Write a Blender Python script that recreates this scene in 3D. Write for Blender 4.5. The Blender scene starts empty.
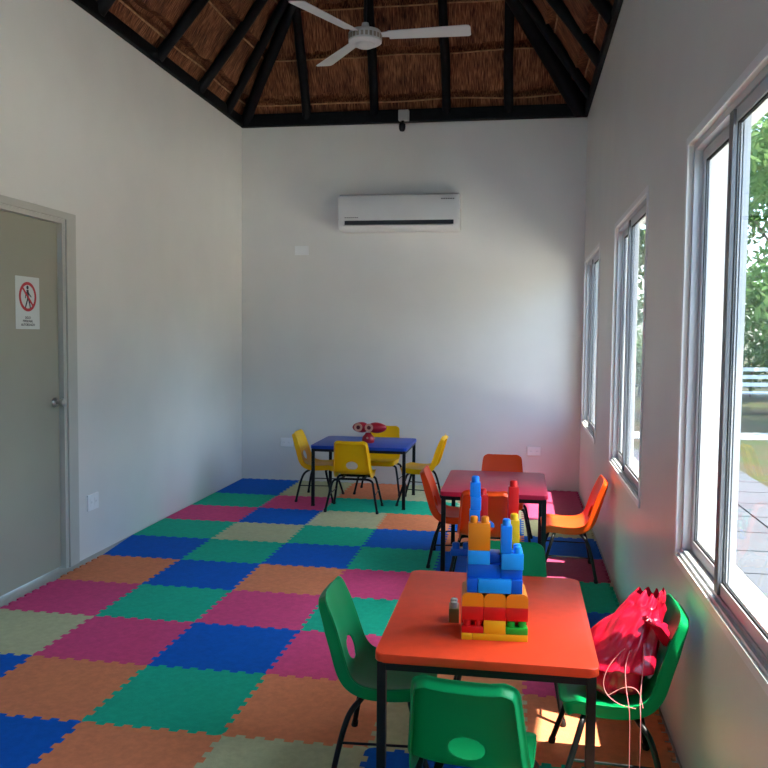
import bpy, bmesh, math, random
from mathutils import Vector, Matrix, Quaternion, noise
C = bpy.context.scene
COL = C.collection
PI = math.pi
R = math.radians
random.seed(7)

# ------------------------------------------------------------------ camera, sky, sun, exposure
W, H = 3.281, 3.424                 # room width, height of the wall tops
YF = -9.3                           # wall behind the camera
cam = bpy.data.objects.new('camera', bpy.data.cameras.new('camera'))
COL.objects.link(cam)
rt = Vector((0.98668246, 0.16235296, 0.00996146))
up = Vector((-0.0194376, 0.05688404, 0.99819156))
fw = Vector((-0.1614927, 0.98509173, -0.05928224))
cam.matrix_world = Matrix(((rt.x, up.x, -fw.x, 2.71486), (rt.y, up.y, -fw.y, -7.85338), (rt.z, up.z, -fw.z, 1.43363), (0, 0, 0, 1)))
cam.data.sensor_width = 36
cam.data.lens = 827.64 / 768 * 36
cam.data.clip_start = 0.02
cam.data.clip_end = 300
C.camera = cam

world = bpy.data.worlds.new('sky')
C.world = world
world.use_nodes = True
nt = world.node_tree
sky = nt.nodes.new('ShaderNodeTexSky')
sky.sky_type = 'NISHITA'
sky.sun_disc = False
sky.sun_elevation = R(62)
sky.sun_rotation = R(60)
sky.air_density = 1.0
sky.dust_density = 3.0
sky.ozone_density = 1.0
bg = nt.nodes['Background']
tint = nt.nodes.new('ShaderNodeMix'); tint.data_type = 'RGBA'; tint.blend_type = 'MULTIPLY'
tint.inputs[0].default_value = 1.0
nt.links.new(sky.outputs[0], tint.inputs[6]); tint.inputs[7].default_value = (0.84, 1.0, 1.12, 1)
nt.links.new(tint.outputs[2], bg.inputs['Color'])
bg.inputs['Strength'].default_value = 0.36

SUN_DIR = Vector((-0.385, 0.14, -1.0)).normalized()
sun = bpy.data.objects.new('sun', bpy.data.lights.new('sun', 'SUN'))
sun.data.energy = 5.9
sun.data.color = (1.0, 0.93, 0.82)
sun.data.angle = R(0.6)
sun.rotation_euler = SUN_DIR.to_track_quat('-Z', 'Y').to_euler()
sun.location = (8, -6, 12)
COL.objects.link(sun)

C.view_settings.view_transform = 'Standard'
C.view_settings.look = 'None'
C.view_settings.gamma = 1.0
C.view_settings.use_curve_mapping = False
C.view_settings.exposure = 2.05
C.cycles.max_bounces = 14
C.cycles.diffuse_bounces = 8
C.cycles.glossy_bounces = 5
C.cycles.transparent_max_bounces = 16
C.cycles.transmission_bounces = 8
C.cycles.sample_clamp_indirect = 6.0
C.cycles.caustics_reflective = False
C.cycles.caustics_refractive = False

WIN = [(-1.52, -0.19), (-3.855, -2.56), (-6.10, -4.81), (-8.75, -7.40)]   # y ranges of the window openings; the last, unseen, is added for light
WZ0, WZ1 = 0.665, 2.10
WT = 0.14                           # wall thickness
for k, (a, b) in enumerate(WIN):    # light portals: they emit nothing, they only steer the sky sampling
    L = bpy.data.lights.new('window_portal', 'AREA')
    L.shape = 'RECTANGLE'
    L.size, L.size_y = WZ1 - WZ0, b - a
    L.cycles.is_portal = True
    o = bpy.data.objects.new('window_portal', L)
    o.location = (W + WT + 0.01, (a + b) / 2, (WZ0 + WZ1) / 2)
    o.rotation_euler = (0, R(90), 0)
    COL.objects.link(o)

# ------------------------------------------------------------------ helpers
def lin(c):
    return tuple((x / 12.92 if x <= 0.04045 else ((x + 0.055) / 1.055) ** 2.4) for x in c)

def mat(name, col, rough=0.5, spec=0.5, metal=0.0, vary=0.0, scale=8.0, bump=0.0, bscale=60.0, stretch=(1, 1, 1), coat=0.0, col2=None, trans=0.0, detail=4.0):
    """col is linear albedo; noise varies it a little and drives a bump."""
    m = bpy.data.materials.new(name)
    m.use_nodes = True
    n = m.node_tree
    b = n.nodes['Principled BSDF']
    b.inputs['Roughness'].default_value = rough
    b.inputs['Specular IOR Level'].default_value = spec
    b.inputs['Metallic'].default_value = metal
    b.inputs['Coat Weight'].default_value = coat
    b.inputs['Transmission Weight'].default_value = trans
    tc = n.nodes.new('ShaderNodeTexCoord')
    mp = n.nodes.new('ShaderNodeMapping')
    mp.inputs['Scale'].default_value = stretch
    n.links.new(tc.outputs['Object'], mp.inputs['Vector'])
    nz = n.nodes.new('ShaderNodeTexNoise')
    nz.inputs['Scale'].default_value = scale
    nz.inputs['Detail'].default_value = detail
    n.links.new(mp.outputs[0], nz.inputs['Vector'])
    rp = n.nodes.new('ShaderNodeValToRGB')
    rp.color_ramp.elements[0].position = 0.3
    rp.color_ramp.elements[1].position = 0.7
    a = tuple(max(0, x * (1 - vary)) for x in col) if col2 is None else col2
    c = tuple(min(1, x * (1 + vary)) for x in col) if col2 is None else col
    rp.color_ramp.elements[0].color = (*a, 1)
    rp.color_ramp.elements[1].color = (*c, 1)
    n.links.new(nz.outputs['Fac'], rp.inputs['Fac'])
    n.links.new(rp.outputs['Color'], b.inputs['Base Color'])
    if bump > 0:
        bz = n.nodes.new('ShaderNodeTexNoise')
        bz.inputs['Scale'].default_value = bscale
        bz.inputs['Detail'].default_value = 6
        n.links.new(mp.outputs[0], bz.inputs['Vector'])
        bp = n.nodes.new('ShaderNodeBump')
        bp.inputs['Strength'].default_value = bump
        bp.inputs['Distance'].default_value = 0.01
        n.links.new(bz.outputs['Fac'], bp.inputs['Height'])
        n.links.new(bp.outputs[0], b.inputs['Normal'])
    return m

class MB:
    """Collects shapes and links them as ONE mesh object."""
    def __init__(self):
        self.bm = bmesh.new()
    def _xf(self, vs, loc, rot):
        M = Matrix.Translation(Vector(loc))
        if rot is not None:
            M = M @ (rot.to_matrix().to_4x4() if isinstance(rot, Quaternion) else Matrix.Rotation(rot[2], 4, 'Z') @ Matrix.Rotation(rot[1], 4, 'Y') @ Matrix.Rotation(rot[0], 4, 'X'))
        bmesh.ops.transform(self.bm, matrix=M, verts=vs)
    def box(self, c, s, rot=None, bev=0.0, seg=2):
        r = bmesh.ops.create_cube(self.bm, size=1.0)
        vs = r['verts']
        for v in vs:
            v.co = Vector((v.co.x * s[0], v.co.y * s[1], v.co.z * s[2]))
        if bev > 0:
            es = list({e for v in vs for e in v.link_edges})
            g = bmesh.ops.bevel(self.bm, geom=es, offset=bev, segments=seg, affect='EDGES', profile=0.5)
            vs = list({v for f in g['faces'] for v in f.verts} | {v for v in vs if v.is_valid})
        self._xf(vs, c, rot)
        return self
    def box2(self, a, b, bev=0.0):
        return self.box([(x + y) / 2 for x, y in zip(a, b)], [abs(y - x) for x, y in zip(a, b)], None, bev)
    def tube(self, pts, r, seg=10, cap=True, smooth=0):
        pts = [Vector(p) for p in pts]
        rs = list(r) if isinstance(r, (list, tuple)) else [r] * len(pts)
        for _ in range(smooth):                                     # corner cutting
            q, qr = [pts[0]], [rs[0]]
            for i in range(len(pts) - 1):
                q += [pts[i].lerp(pts[i + 1], .25), pts[i].lerp(pts[i + 1], .75)]
                qr += [rs[i] * .75 + rs[i + 1] * .25, rs[i] * .25 + rs[i + 1] * .75]
            q.append(pts[-1]); qr.append(rs[-1])
            pts, rs = q, qr
        t = (pts[1] - pts[0]).normalized()
        u = t.orthogonal().normalized()
        rings = []
        for i, p in enumerate(pts):
            d = (pts[min(i + 1, len(pts) - 1)] - pts[max(i - 1, 0)]).normalized()
            u = (u - d * u.dot(d)).normalized()
            w = d.cross(u)
            rings.append([self.bm.verts.new(p + (u * math.cos(2 * PI * k / seg) + w * math.sin(2 * PI * k / seg)) * rs[i]) for k in range(seg)])
        for a, b in zip(rings, rings[1:]):
            for k in range(seg):
                self.bm.faces.new((a[k], a[(k + 1) % seg], b[(k + 1) % seg], b[k]))
        if cap:
            self.bm.faces.new(rings[0][::-1]); self.bm.faces.new(rings[-1])
        return self
    def lathe(self, prof, c=(0, 0, 0), seg=24, rot=None, sx=1, sy=1):
        rings = []
        allv = []
        for r, z in prof:
            ring = [self.bm.verts.new((max(r, 1e-4) * sx * math.cos(2 * PI * k / seg), max(r, 1e-4) * sy * math.sin(2 * PI * k / seg), z)) for k in range(seg)]
            rings.append(ring); allv += ring
        for a, b in zip(rings, rings[1:]):
            for k in range(seg):
                self.bm.faces.new((a[k], a[(k + 1) % seg], b[(k + 1) % seg], b[k]))
        self.bm.faces.new(rings[0][::-1]); self.bm.faces.new(rings[-1])
        self._xf(allv, c, rot)
        return self
    def prism(self, outline, z0, z1, xf=None):
        a = [self.bm.verts.new((x, y, z0)) for x, y in outline]
        b = [self.bm.verts.new((x, y, z1)) for x, y in outline]
        n = len(outline)
        for k in range(n):
            self.bm.faces.new((a[k], a[(k + 1) % n], b[(k + 1) % n], b[k]))
        self.bm.faces.new(a[::-1]); self.bm.faces.new(b)
        if xf is not None:
            bmesh.ops.transform(self.bm, matrix=xf, verts=a + b)
        return self
    def grid(self, rows):
        """rows of points -> a quad sheet"""
        vr = [[self.bm.verts.new(p) for p in row] for row in rows]
        for a, b in zip(vr, vr[1:]):
            for k in range(len(a) - 1):
                self.bm.faces.new((a[k], a[k + 1], b[k + 1], b[k]))
        return vr
    def build(self, name, m, parent=None, smooth=False, loc=None, fix=True):
        if fix:
            bmesh.ops.recalc_face_normals(self.bm, faces=self.bm.faces)
        me = bpy.data.meshes.new(name)
        self.bm.to_mesh(me); self.bm.free()
        o = bpy.data.objects.new(name, me)
        COL.objects.link(o)
        me.materials.append(m)
        if smooth:
            for p in me.polygons:
                p.use_smooth = True
            if smooth != 'all':
                me.set_sharp_from_angle(angle=R(40))
        if parent:
            o.parent = parent
        if loc is not None:
            o.location = loc
        return o

def tag(o, label=None, cat=None, group=None, kind=None):
    if label: o['label'] = label
    if cat: o['category'] = cat
    if group: o['group'] = group
    if kind: o['kind'] = kind
    return o

def empty(name, loc=(0, 0, 0), rz=0.0):
    o = bpy.data.objects.new(name, None)
    o.empty_display_size = 0.05
    COL.objects.link(o)
    o.location = loc
    o.rotation_euler = (0, 0, rz)
    return o

def text(name, s, size, m, parent, loc, rot, ext=0.0004):
    cu = bpy.data.curves.new(name, 'FONT')
    cu.body = s; cu.size = size; cu.align_x = 'CENTER'; cu.align_y = 'CENTER'; cu.extrude = ext
    cu.materials.append(m)
    tmp = bpy.data.objects.new(name, cu)
    COL.objects.link(tmp)
    me = bpy.data.meshes.new_from_object(tmp.evaluated_get(bpy.context.evaluated_depsgraph_get()))
    bpy.data.objects.remove(tmp)
    o = bpy.data.objects.new(name, me)
    COL.objects.link(o)
    o.parent = parent; o.location = loc; o.rotation_euler = rot
    return o

ORD = ['first', 'second', 'third', 'fourth', 'fifth', 'sixth', 'seventh', 'eighth', 'ninth', 'tenth', 'eleventh', 'twelfth']

# ------------------------------------------------------------------ materials
M_WALL = mat('wall_paint', (0.755, 0.735, 0.685), rough=0.38, spec=0.42, vary=0.025, scale=2.5, bump=0.04, bscale=9)
M_FLOOR = mat('floor_tile', (0.46, 0.44, 0.39), rough=0.5, vary=0.12, scale=5)
M_WHITE = mat('white_plastic', (0.68, 0.68, 0.66), rough=0.4, vary=0.02)
M_PLATE = mat('plate_white', (0.88, 0.88, 0.86), rough=0.35, vary=0.01)
M_SEAM = mat('plate_seam', (0.40, 0.40, 0.39), rough=0.5)
M_DARKSLOT = mat('dark_plastic', (0.012, 0.012, 0.012), rough=0.5)
M_ALU = mat('window_aluminium', (0.55, 0.56, 0.58), rough=0.42, metal=0.25, vary=0.05)
M_DKALU = mat('dark_aluminium', (0.16, 0.16, 0.17), rough=0.4, metal=0.2)
M_DOOR = mat('door_paint', (0.33, 0.32, 0.245), rough=0.45, vary=0.03, scale=3)
M_CASING = mat('door_casing', (0.50, 0.49, 0.43), rough=0.45, vary=0.03)
M_STEEL = mat('brushed_steel', (0.55, 0.53, 0.50), rough=0.3, metal=1.0, vary=0.05)
M_BLACK = mat('black_steel', (0.006, 0.006, 0.007), rough=0.42, spec=0.28, vary=0.2, scale=30)
M_RUBBER = mat('black_rubber', (0.01, 0.01, 0.01), rough=0.8)
M_BEAM = mat('dark_log', (0.0045, 0.0048, 0.0055), rough=0.6, spec=0.15, vary=0.4, scale=14, stretch=(1, 1, 1), bump=0.2, bscale=30)
M_BATTEN = mat('batten_stick', (0.40, 0.20, 0.09), rough=0.8, vary=0.4, scale=20)
M_PAPER = mat('paper', (0.62, 0.66, 0.64), rough=0.6, vary=0.02)
M_RED_INK = mat('red_ink', (0.50, 0.02, 0.03), rough=0.5)
M_BLACK_INK = mat('black_ink', (0.015, 0.015, 0.02), rough=0.5)
M_GREY_INK = mat('grey_ink', (0.12, 0.12, 0.12), rough=0.5)

def glass_mat(name, tint=(1, 1, 1)):
    m = bpy.data.materials.new(name)
    m.use_nodes = True
    n = m.node_tree
    n.nodes.clear()
    out = n.nodes.new('ShaderNodeOutputMaterial')
    mix = n.nodes.new('ShaderNodeMixShader')
    tr = n.nodes.new('ShaderNodeBsdfTransparent'); tr.inputs[0].default_value = (*tint, 1)
    gl = n.nodes.new('ShaderNodeBsdfGlossy'); gl.inputs['Roughness'].default_value = 0.02
    lw = n.nodes.new('ShaderNodeLayerWeight'); lw.inputs[0].default_value = 0.5
    pw = n.nodes.new('ShaderNodeMath'); pw.operation = 'POWER'; pw.inputs[1].default_value = 5.0
    fr = n.nodes.new('ShaderNodeMath'); fr.operation = 'MULTIPLY_ADD'; fr.inputs[1].default_value = 0.6; fr.inputs[2].default_value = 0.02
    n.links.new(lw.outputs['Facing'], pw.inputs[0]); n.links.new(pw.outputs[0], fr.inputs[0])
    n.links.new(fr.outputs[0], mix.inputs[0]); n.links.new(tr.outputs[0], mix.inputs[1]); n.links.new(gl.outputs[0], mix.inputs[2])
    n.links.new(mix.outputs[0], out.inputs[0])
    return m
M_GLASS = glass_mat('window_glass', (0.94, 0.96, 0.95))

def thatch_mat():
    m = bpy.data.materials.new('palm_thatch')
    m.use_nodes = True
    n = m.node_tree
    b = n.nodes['Principled BSDF']
    b.inputs['Roughness'].default_value = 0.85
    b.inputs['Specular IOR Level'].default_value = 0.2
    tc = n.nodes.new('ShaderNodeTexCoord')
    def nz(sc, scale, det):
        mp = n.nodes.new('ShaderNodeMapping'); mp.inputs['Scale'].default_value = sc
        n.links.new(tc.outputs['Object'], mp.inputs['Vector'])
        t = n.nodes.new('ShaderNodeTexNoise'); t.inputs['Scale'].default_value = scale; t.inputs['Detail'].default_value = det
        n.links.new(mp.outputs[0], t.inputs['Vector'])
        return t
    fine = nz((1, 0.06, 0.3), 150, 3)
    wide = nz((1, 0.5, 0.5), 6, 5)
    mx = n.nodes.new('ShaderNodeMath'); mx.operation = 'MULTIPLY_ADD'; mx.inputs[1].default_value = 0.7
    sc = n.nodes.new('ShaderNodeMath'); sc.operation = 'MULTIPLY'; sc.inputs[1].default_value = 0.3
    n.links.new(wide.outputs['Fac'], sc.inputs[0])
    n.links.new(fine.outputs['Fac'], mx.inputs[0]); n.links.new(sc.outputs[0], mx.inputs[2])
    rp = n.nodes.new('ShaderNodeValToRGB')
    e = rp.color_ramp.elements
    e[0].position, e[0].color = 0.36, (0.03, 0.010, 0.006, 1)
    e[1].position, e[1].color = 0.66, (0.46, 0.20, 0.095, 1)
    k = e.new(0.5); k.color = (0.19, 0.067, 0.031, 1)
    n.links.new(mx.outputs[0], rp.inputs['Fac'])
    n.links.new(rp.outputs['Color'], b.inputs['Base Color'])
    bp = n.nodes.new('ShaderNodeBump'); bp.inputs['Strength'].default_value = 0.9; bp.inputs['Distance'].default_value = 0.012
    n.links.new(fine.outputs['Fac'], bp.inputs['Height'])
    n.links.new(bp.outputs[0], b.inputs['Normal'])
    return m
M_THATCH = thatch_mat()

# ------------------------------------------------------------------ room shell
FZ = -0.012                                        # floor under the mats; the mats' tops are at z = 0
def struct(o):
    o['kind'] = 'structure'
    return o
struct(MB().box2((-0.17, YF - 0.17, FZ - 0.15), (W + WT, 0.17, FZ)).build('floor', M_FLOOR))
struct(MB().box2((-0.17, 0, FZ), (W + WT, 0.17, H + 0.09)).build('wall_back', M_WALL))
struct(MB().box2((-0.17, YF - 0.17, FZ), (W + WT, YF, H + 0.09)).build('wall_front', M_WALL))

def wall_with_holes(name, x0, x1, holes, z_top):
    """wall in the y-z plane between x0 and x1, y from YF to 0; holes = [(y0, y1, z0, z1)] sorted along y"""
    m = MB()
    y = YF
    for (a, b, z0, z1) in sorted(holes):
        m.box2((x0, y, FZ), (x1, a, z_top))
        if z0 > FZ + 0.001:
            m.box2((x0, a, FZ), (x1, b, z0))
        m.box2((x0, a, z1), (x1, b, z_top))
        y = b
    m.box2((x0, y, FZ), (x1, 0, z_top))
    bmesh.ops.remove_doubles(m.bm, verts=m.bm.verts, dist=1e-5)
    # drop the inner faces shared by neighbouring boxes
    seen = {}
    for f in m.bm.faces:
        seen.setdefault(frozenset(v.index for v in f.verts), []).append(f)
    m.bm.verts.index_update()
    return struct(m.build(name, M_WALL))
DY0, DY1, DZ = -4.16, -3.215, 2.105                 # door opening
wall_with_holes('wall_right', W, W + WT, [(a, b, WZ0, WZ1) for a, b in WIN], H + 0.09)
wall_with_holes('wall_left', -0.17, 0.0, [(DY0, DY1, FZ, DZ)], H + 0.09)

# door
d = empty('door_1', (-0.03, DY1, FZ)); struct(d)
MB().box2((-0.045, DY0 - DY1 + 0.03, 0.012), (0.0, -0.03, DZ - FZ - 0.028), 0.003).build('door_leaf', M_DOOR, d)
cs = MB()
for (a, b, z0, z1) in ((-0.03, 0.105, 0.0, DZ - FZ + 0.04), (DY0 - DY1 - 0.105, DY0 - DY1 + 0.03, 0.0, DZ - FZ + 0.04)):
    cs.box2((0.031, a + (0.03 if a > -0.1 else 0), z0), (0.045, b - (0 if a > -0.1 else 0.03), z1), 0.003)
cs.box2((0.031, DY0 - DY1 - 0.105, DZ - FZ + 0.0), (0.0455, 0.105, DZ - FZ + 0.042), 0.003)
cs.build('door_casing', M_CASING, d)
js = MB()
js.box2((-0.10, -0.028, 0), (0.031, -0.0005, DZ - FZ - 0.0005)).box2((-0.10, DY0 - DY1 + 0.0005, 0), (0.031, DY0 - DY1 + 0.028, DZ - FZ - 0.0005)).box2((-0.10, DY0 - DY1 + 0.028, DZ - FZ - 0.026), (0.031, -0.028, DZ - FZ - 0.0005))
js.build('door_jamb', M_CASING, d)
kn = MB().lathe([(0.028, 0), (0.03, 0.004), (0.024, 0.012), (0.011, 0.016), (0.011, 0.032), (0.022, 0.04), (0.027, 0.052), (0.024, 0.064), (0.010, 0.07)], (0.0, 0, 0), 20, (0, R(90), 0)).build('door_knob', M_STEEL, d, True, (0.0005, -0.085, 1.01 - FZ))

# notice on the door
sg = empty('door_sign', (-0.0285, -3.560, 1.593))
tag(sg, 'white paper no entry notice taped on the beige door', 'sign')
MB().box2((0, -0.115, -0.147), (0.001, 0.115, 0.147)).build('sheet', M_PAPER, sg)
def ring_x(x, r0, r1, seg=40, cz=0.0):
    m = MB()
    vs = [[m.bm.verts.new((xx, rr * math.cos(2 * PI * k / seg), cz + rr * math.sin(2 * PI * k / seg))) for k in range(seg)] for xx, rr in ((x, r0), (x, r1), (x + 0.0006, r1), (x + 0.0006, r0))]
    for q in range(4):
        a, b = vs[q], vs[(q + 1) % 4]
        for k in range(seg):
            m.bm.faces.new((a[k], a[(k + 1) % seg], b[(k + 1) % seg], b[k]))
    return m
CZ = 0.035
fig = MB()
def flat_limb(m, pts, w, x=0.0012):
    for (a, b) in zip(pts, pts[1:]):
        v = Vector((0, b[0] - a[0], b[1] - a[1])); L = v.length; ang = math.atan2(v.z, v.y)
        m.box((x, (a[0] + b[0]) / 2, CZ + (a[1] + b[1]) / 2), (0.0006, L + w * .5, w), (ang, 0, 0))
fig.lathe([(0.0001, 0), (0.0105, 0.0), (0.0105, 0.0006), (0.0001, 0.0006)], (0.0010, 0.0, CZ + 0.052), 16, (0, R(90), 0))
flat_limb(fig, [(0.0, 0.034), (0.003, -0.005)], 0.020)
flat_limb(fig, [(0.0, 0.032), (0.022, 0.008), (0.034, 0.0)], 0.007)
flat_limb(fig, [(0.0, 0.032), (-0.018, 0.012), (-0.022, -0.008)], 0.007)
flat_limb(fig, [(0.003, -0.006), (0.018, -0.034), (0.024, -0.062)], 0.010)
flat_limb(fig, [(0.003, -0.006), (-0.010, -0.034), (-0.022, -0.060)], 0.010)
fig.build('walking_figure', M_BLACK_INK, sg)
pr = ring_x(0.0018, 0.066, 0.083, 40, CZ)
pr.box((0.0022, 0.0, CZ), (0.0006, 0.140, 0.013), (R(-45), 0, 0))
pr.build('prohibition_ring', M_RED_INK, sg)
for s, z in (('SOLO', -0.083), ('PERSONAL', -0.103), ('AUTORIZADO', -0.123)):
    text('lettering', s, 0.020, M_BLACK_INK, sg, (0.0014, 0.0, z), (R(90), 0, R(90)))

# windows
def make_window(n, a, b):
    w = empty('window_%d' % n, (W, (a + b) / 2, WZ0)); struct(w)
    hw, h = (b - a) / 2, WZ1 - WZ0
    x0, x1 = 0.014, 0.062                       # frame depth range
    t = 0.023
    f = MB()
    f.box2((x0, -hw, 0), (x1, hw, t)).box2((x0, -hw, h - t), (x1, hw, h)).box2((x0, -hw, t), (x1, -hw + t, h - t)).box2((x0, hw - t, t), (x1, hw, h - t))
    f.box2((x0 - 0.012, -hw + 0.001, 0.0005), (x0, hw - 0.001, 0.012))
    f.build('window_frame', M_ALU, w)
    s = 0.036
    def sash(y0, y1, xa, xb, thick):
        m = MB()
        z0, z1 = t + 0.002, h - t - 0.002
        m.box2((xa, y0, z0), (xb, y1, z0 + s)).box2((xa, y0, z1 - s), (xb, y1, z1)).box2((xa, y0, z0 + s), (xb, y0 + thick, z1 - s)).box2((xa, y1 - thick, z0 + s), (xb, y1, z1 - s))
        o = m.build('sash', M_ALU, w)
        xm = (xa + xb) / 2
        MB().box2((xm - 0.002, y0 + thick - 0.004, z0 + s - 0.004), (xm + 0.002, y1 - thick + 0.004, z1 - s + 0.004)).build('pane', M_GLASS, o)
        gk = MB(); q = 0.006
        for xx in (xm - 0.0045, xm + 0.0025):
            gk.box2((xx, y0 + thick, z0 + s), (xx + 0.002, y0 + thick + q, z1 - s)).box2((xx, y1 - thick - q, z0 + s), (xx + 0.002, y1 - thick, z1 - s))
            gk.box2((xx, y0 + thick + q, z0 + s), (xx + 0.002, y1 - thick - q, z0 + s + q)).box2((xx, y0 + thick + q, z1 - s - q), (xx + 0.002, y1 - thick - q, z1 - s))
        gk.build('gasket', M_RUBBER, o)
        return o
    MB().box2((x0 - 0.004, 0.082, t + 0.004), (x0 + 0.0038, 0.127, h - t - 0.004)).build('meeting_stile', M_DKALU, w)
    sash(0.085, hw - t - 0.002, x0 + 0.027, x0 + 0.045, 0.030)      # far half, outer track
    sash(-hw + t + 0.002, 0.125, x0 + 0.004, x0 + 0.023, 0.040)     # near half, inner track
    tr = MB()                                                       # thin plaster band round the opening
    e = 0.028
    tr.box2((-0.006, -hw - e, -e), (0, hw + e, 0)).box2((-0.006, -hw - e, h), (0, hw + e, h + e)).box2((-0.006, -hw - e, 0), (0, -hw, h)).box2((-0.006, hw, 0), (0, hw + e, h))
    tr.build('window_trim', M_PLATE, w)
for i, (a, b) in enumerate(WIN):
    make_window(i + 1, a, b)

# ------------------------------------------------------------------ thatched hip roof
RISE, APY = 2.10, -1.62
ZE = 3.56                                       # height of the thatch plane above the wall line
ZA = ZE + RISE
MSIDE = RISE / (W / 2)
MBACK = RISE / -APY
OV = 0.87
def thatch_plane(name, origin, ax, sx, width_fn, smax, s0):
    """origin on the wall line; ax along the eave, sx up the slope (unit vectors); object local X = ax, Y = sx, Z = normal"""
    nrm = ax.cross(sx).normalized()
    m = MB()
    step = 0.42
    ns = int((smax - s0) / 0.03) + 1
    rows = []
    for i in range(ns + 1):
        s = s0 + (smax - s0) * i / ns
        a0, a1 = width_fn(s)
        fr = ((s + 0.25) / step) % 1.0
        base = 0.055 * (1 - fr) ** 1.2 - (0.05 * math.sin(min(1.0, (fr - 0.82) / 0.18) * PI) if fr > 0.82 else 0.0)
        row = []
        na = max(2, int(max(abs(a1 - a0), 0.05) / 0.05)) if False else 90
        for k in range(na + 1):
            a = a0 + (a1 - a0) * k / na
            nv = noise.noise(Vector((a * 3.1 + 11 * smax, s * 2.3, 1.7))) * 0.02 + noise.noise(Vector((a * 23, s * 9, smax))) * 0.012
            row.append(Vector((a, s + nv * 1.5, -base * 1.0 + nv)))
        rows.append(row)
    m.grid(rows)
    o = m.build(name, M_THATCH, None, False, None, False)
    M = Matrix(((ax.x, sx.x, nrm.x, origin.x), (ax.y, sx.y, nrm.y, origin.y), (ax.z, sx.z, nrm.z, origin.z), (0, 0, 0, 1)))
    o.matrix_world = M
    sol = o.modifiers.new('thick', 'SOLIDIFY'); sol.thickness = 0.16; sol.offset = 1.0
    struct(o)
    # tying sticks along every course
    k = 0
    s = 0.80 * step - 0.25
    bt = MB()
    while s < smax - 0.15:
        a0, a1 = width_fn(s)
        pts = []
        for q in range(25):
            a = a0 + (a1 - a0) * q / 24
            pts.append((a, s + noise.noise(Vector((a * 1.7, s * 5, 3))) * 0.03, -0.028 + noise.noise(Vector((a * 2.1, s, 8))) * 0.012))
        bt.tube(pts, 0.0075, 6)
        s += step
    bo = bt.build('batten', M_BATTEN, o)
    return o
YR = YF - 0.17
# back slope: eave along x, rises towards -y
lb = math.hypot(1, MBACK)
sxb = Vector((0, -1, MBACK)) / lb
SB = -APY * lb + 0.06
def wb(s):
    d_ = s / lb                                  # run from the wall line
    f = d_ / -APY
    return (W / 2) * f - 0.07, W - (W / 2) * f + 0.07
thatch_plane('ceiling_back', Vector((W, 0, ZE)), Vector((-1, 0, 0)), sxb, lambda s: (W - wb(s)[1], W - wb(s)[0]), SB, -OV)
# side slopes
ls = math.hypot(1, MSIDE)
SS = W / 2 * ls + 0.12
def wl(s):                                       # along y, 0 at the back wall
    f = (s / ls) / (W / 2)
    return APY * f + 0.07, YR - 0.5
sxl = Vector((1, 0, MSIDE)) / ls
thatch_plane('ceiling_left', Vector((0, 0, ZE)), Vector((0, -1, 0)), sxl, lambda s: (-wl(s)[0], -wl(s)[1]), SS, -OV)
sxr = Vector((-1, 0, MSIDE)) / ls
thatch_plane('ceiling_right', Vector((W, 0, ZE)), Vector((0, 1, 0)), sxr, lambda s: (wl(s)[1], wl(s)[0]), SS, -OV)

# ring beams on the wall tops
def log(name, p0, p1, r0, r1, label, cat='beam', group=None, wob=0.012):
    p0, p1 = Vector(p0), Vector(p1)
    n = 14
    d_ = (p1 - p0).normalized(); u = d_.orthogonal().normalized(); v = d_.cross(u)
    sd = hash(label) % 97 if False else sum(map(ord, label)) % 97
    pts, rs = [], []
    for i in range(n + 1):
        f = i / n
        q = p0.lerp(p1, f) + u * noise.noise(Vector((f * 3, sd, 0))) * wob + v * noise.noise(Vector((f * 3, sd, 5))) * wob
        pts.append(q - p0); rs.append((r0 + (r1 - r0) * f) * (1 + 0.10 * noise.noise(Vector((f * 6, sd, 9)))))
    o = MB().tube(pts, rs, 12).build(name, M_BEAM, None, True, p0)
    tag(o, label, cat, group)
    return o
def ring(name, a, b, label):
    o = MB().box2(a, b, 0.012).build(name, M_BEAM)
    tag(o, label, 'beam', 'dark ring beams on the wall tops')
BT = H + 0.115
ring('ring_beam', (0.0, -0.075, H), (W, 0.0, BT), 'dark timber ring beam along the top of the back wall')
ring('ring_beam', (0.0, YF, H), (0.042, -0.076, BT - 0.02), 'dark timber ring beam along the top of the left wall')
ring('ring_beam', (W - 0.035, YF, H), (W, -0.076, BT - 0.02), 'dark timber ring beam along the top of the window wall')
RG = 'dark log rafters under the thatch'
dn = 0.092
def raf(p0, p1, label, r=0.044):
    log('rafter', p0, p1, r, r * 0.85, label, 'rafter', RG)
ZR = ZE - dn
for k, (xb, xt) in enumerate(((0.66, 0.80), (1.315, 1.45), (1.998, 2.02), (2.57, 2.57))):
    raf((xb, -0.02, ZR), (xt, APY + 0.12, ZR + MBACK * (-APY - 0.14)), 'dark log rafter on the back roof slope, %s from the left corner' % ORD[k])
for k, (yb, yt) in enumerate(((-0.47, -1.25), (-1.13, -1.15), (-1.94, -1.80), (-2.82, -2.72), (-3.7, -3.6))):
    raf((0.02, yb, ZR), (W / 2 - 0.12, yt, ZR + MSIDE * (W / 2 - 0.14)), 'dark log rafter on the left roof slope, %s from the back corner' % ORD[k])
for k, (yb, yt) in enumerate(((-0.55, -1.25), (-1.40, -1.55), (-2.25, -2.15), (-3.1, -3.0))):
    raf((W - 0.02, yb, ZR), (W / 2 + 0.12, yt, ZR + MSIDE * (W / 2 - 0.14)), 'dark log rafter on the window side roof slope, %s from the back corner' % ORD[k])
raf((0.05, -0.05, ZR), (W / 2 - 0.08, APY + 0.08, ZR + RISE - 0.15), 'thick dark hip rafter rising from the left back corner', 0.052)
raf((W - 0.05, -0.05, ZR), (W / 2 + 0.08, APY + 0.08, ZR + RISE - 0.15), 'thick dark hip rafter rising from the right back corner', 0.085)
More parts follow.
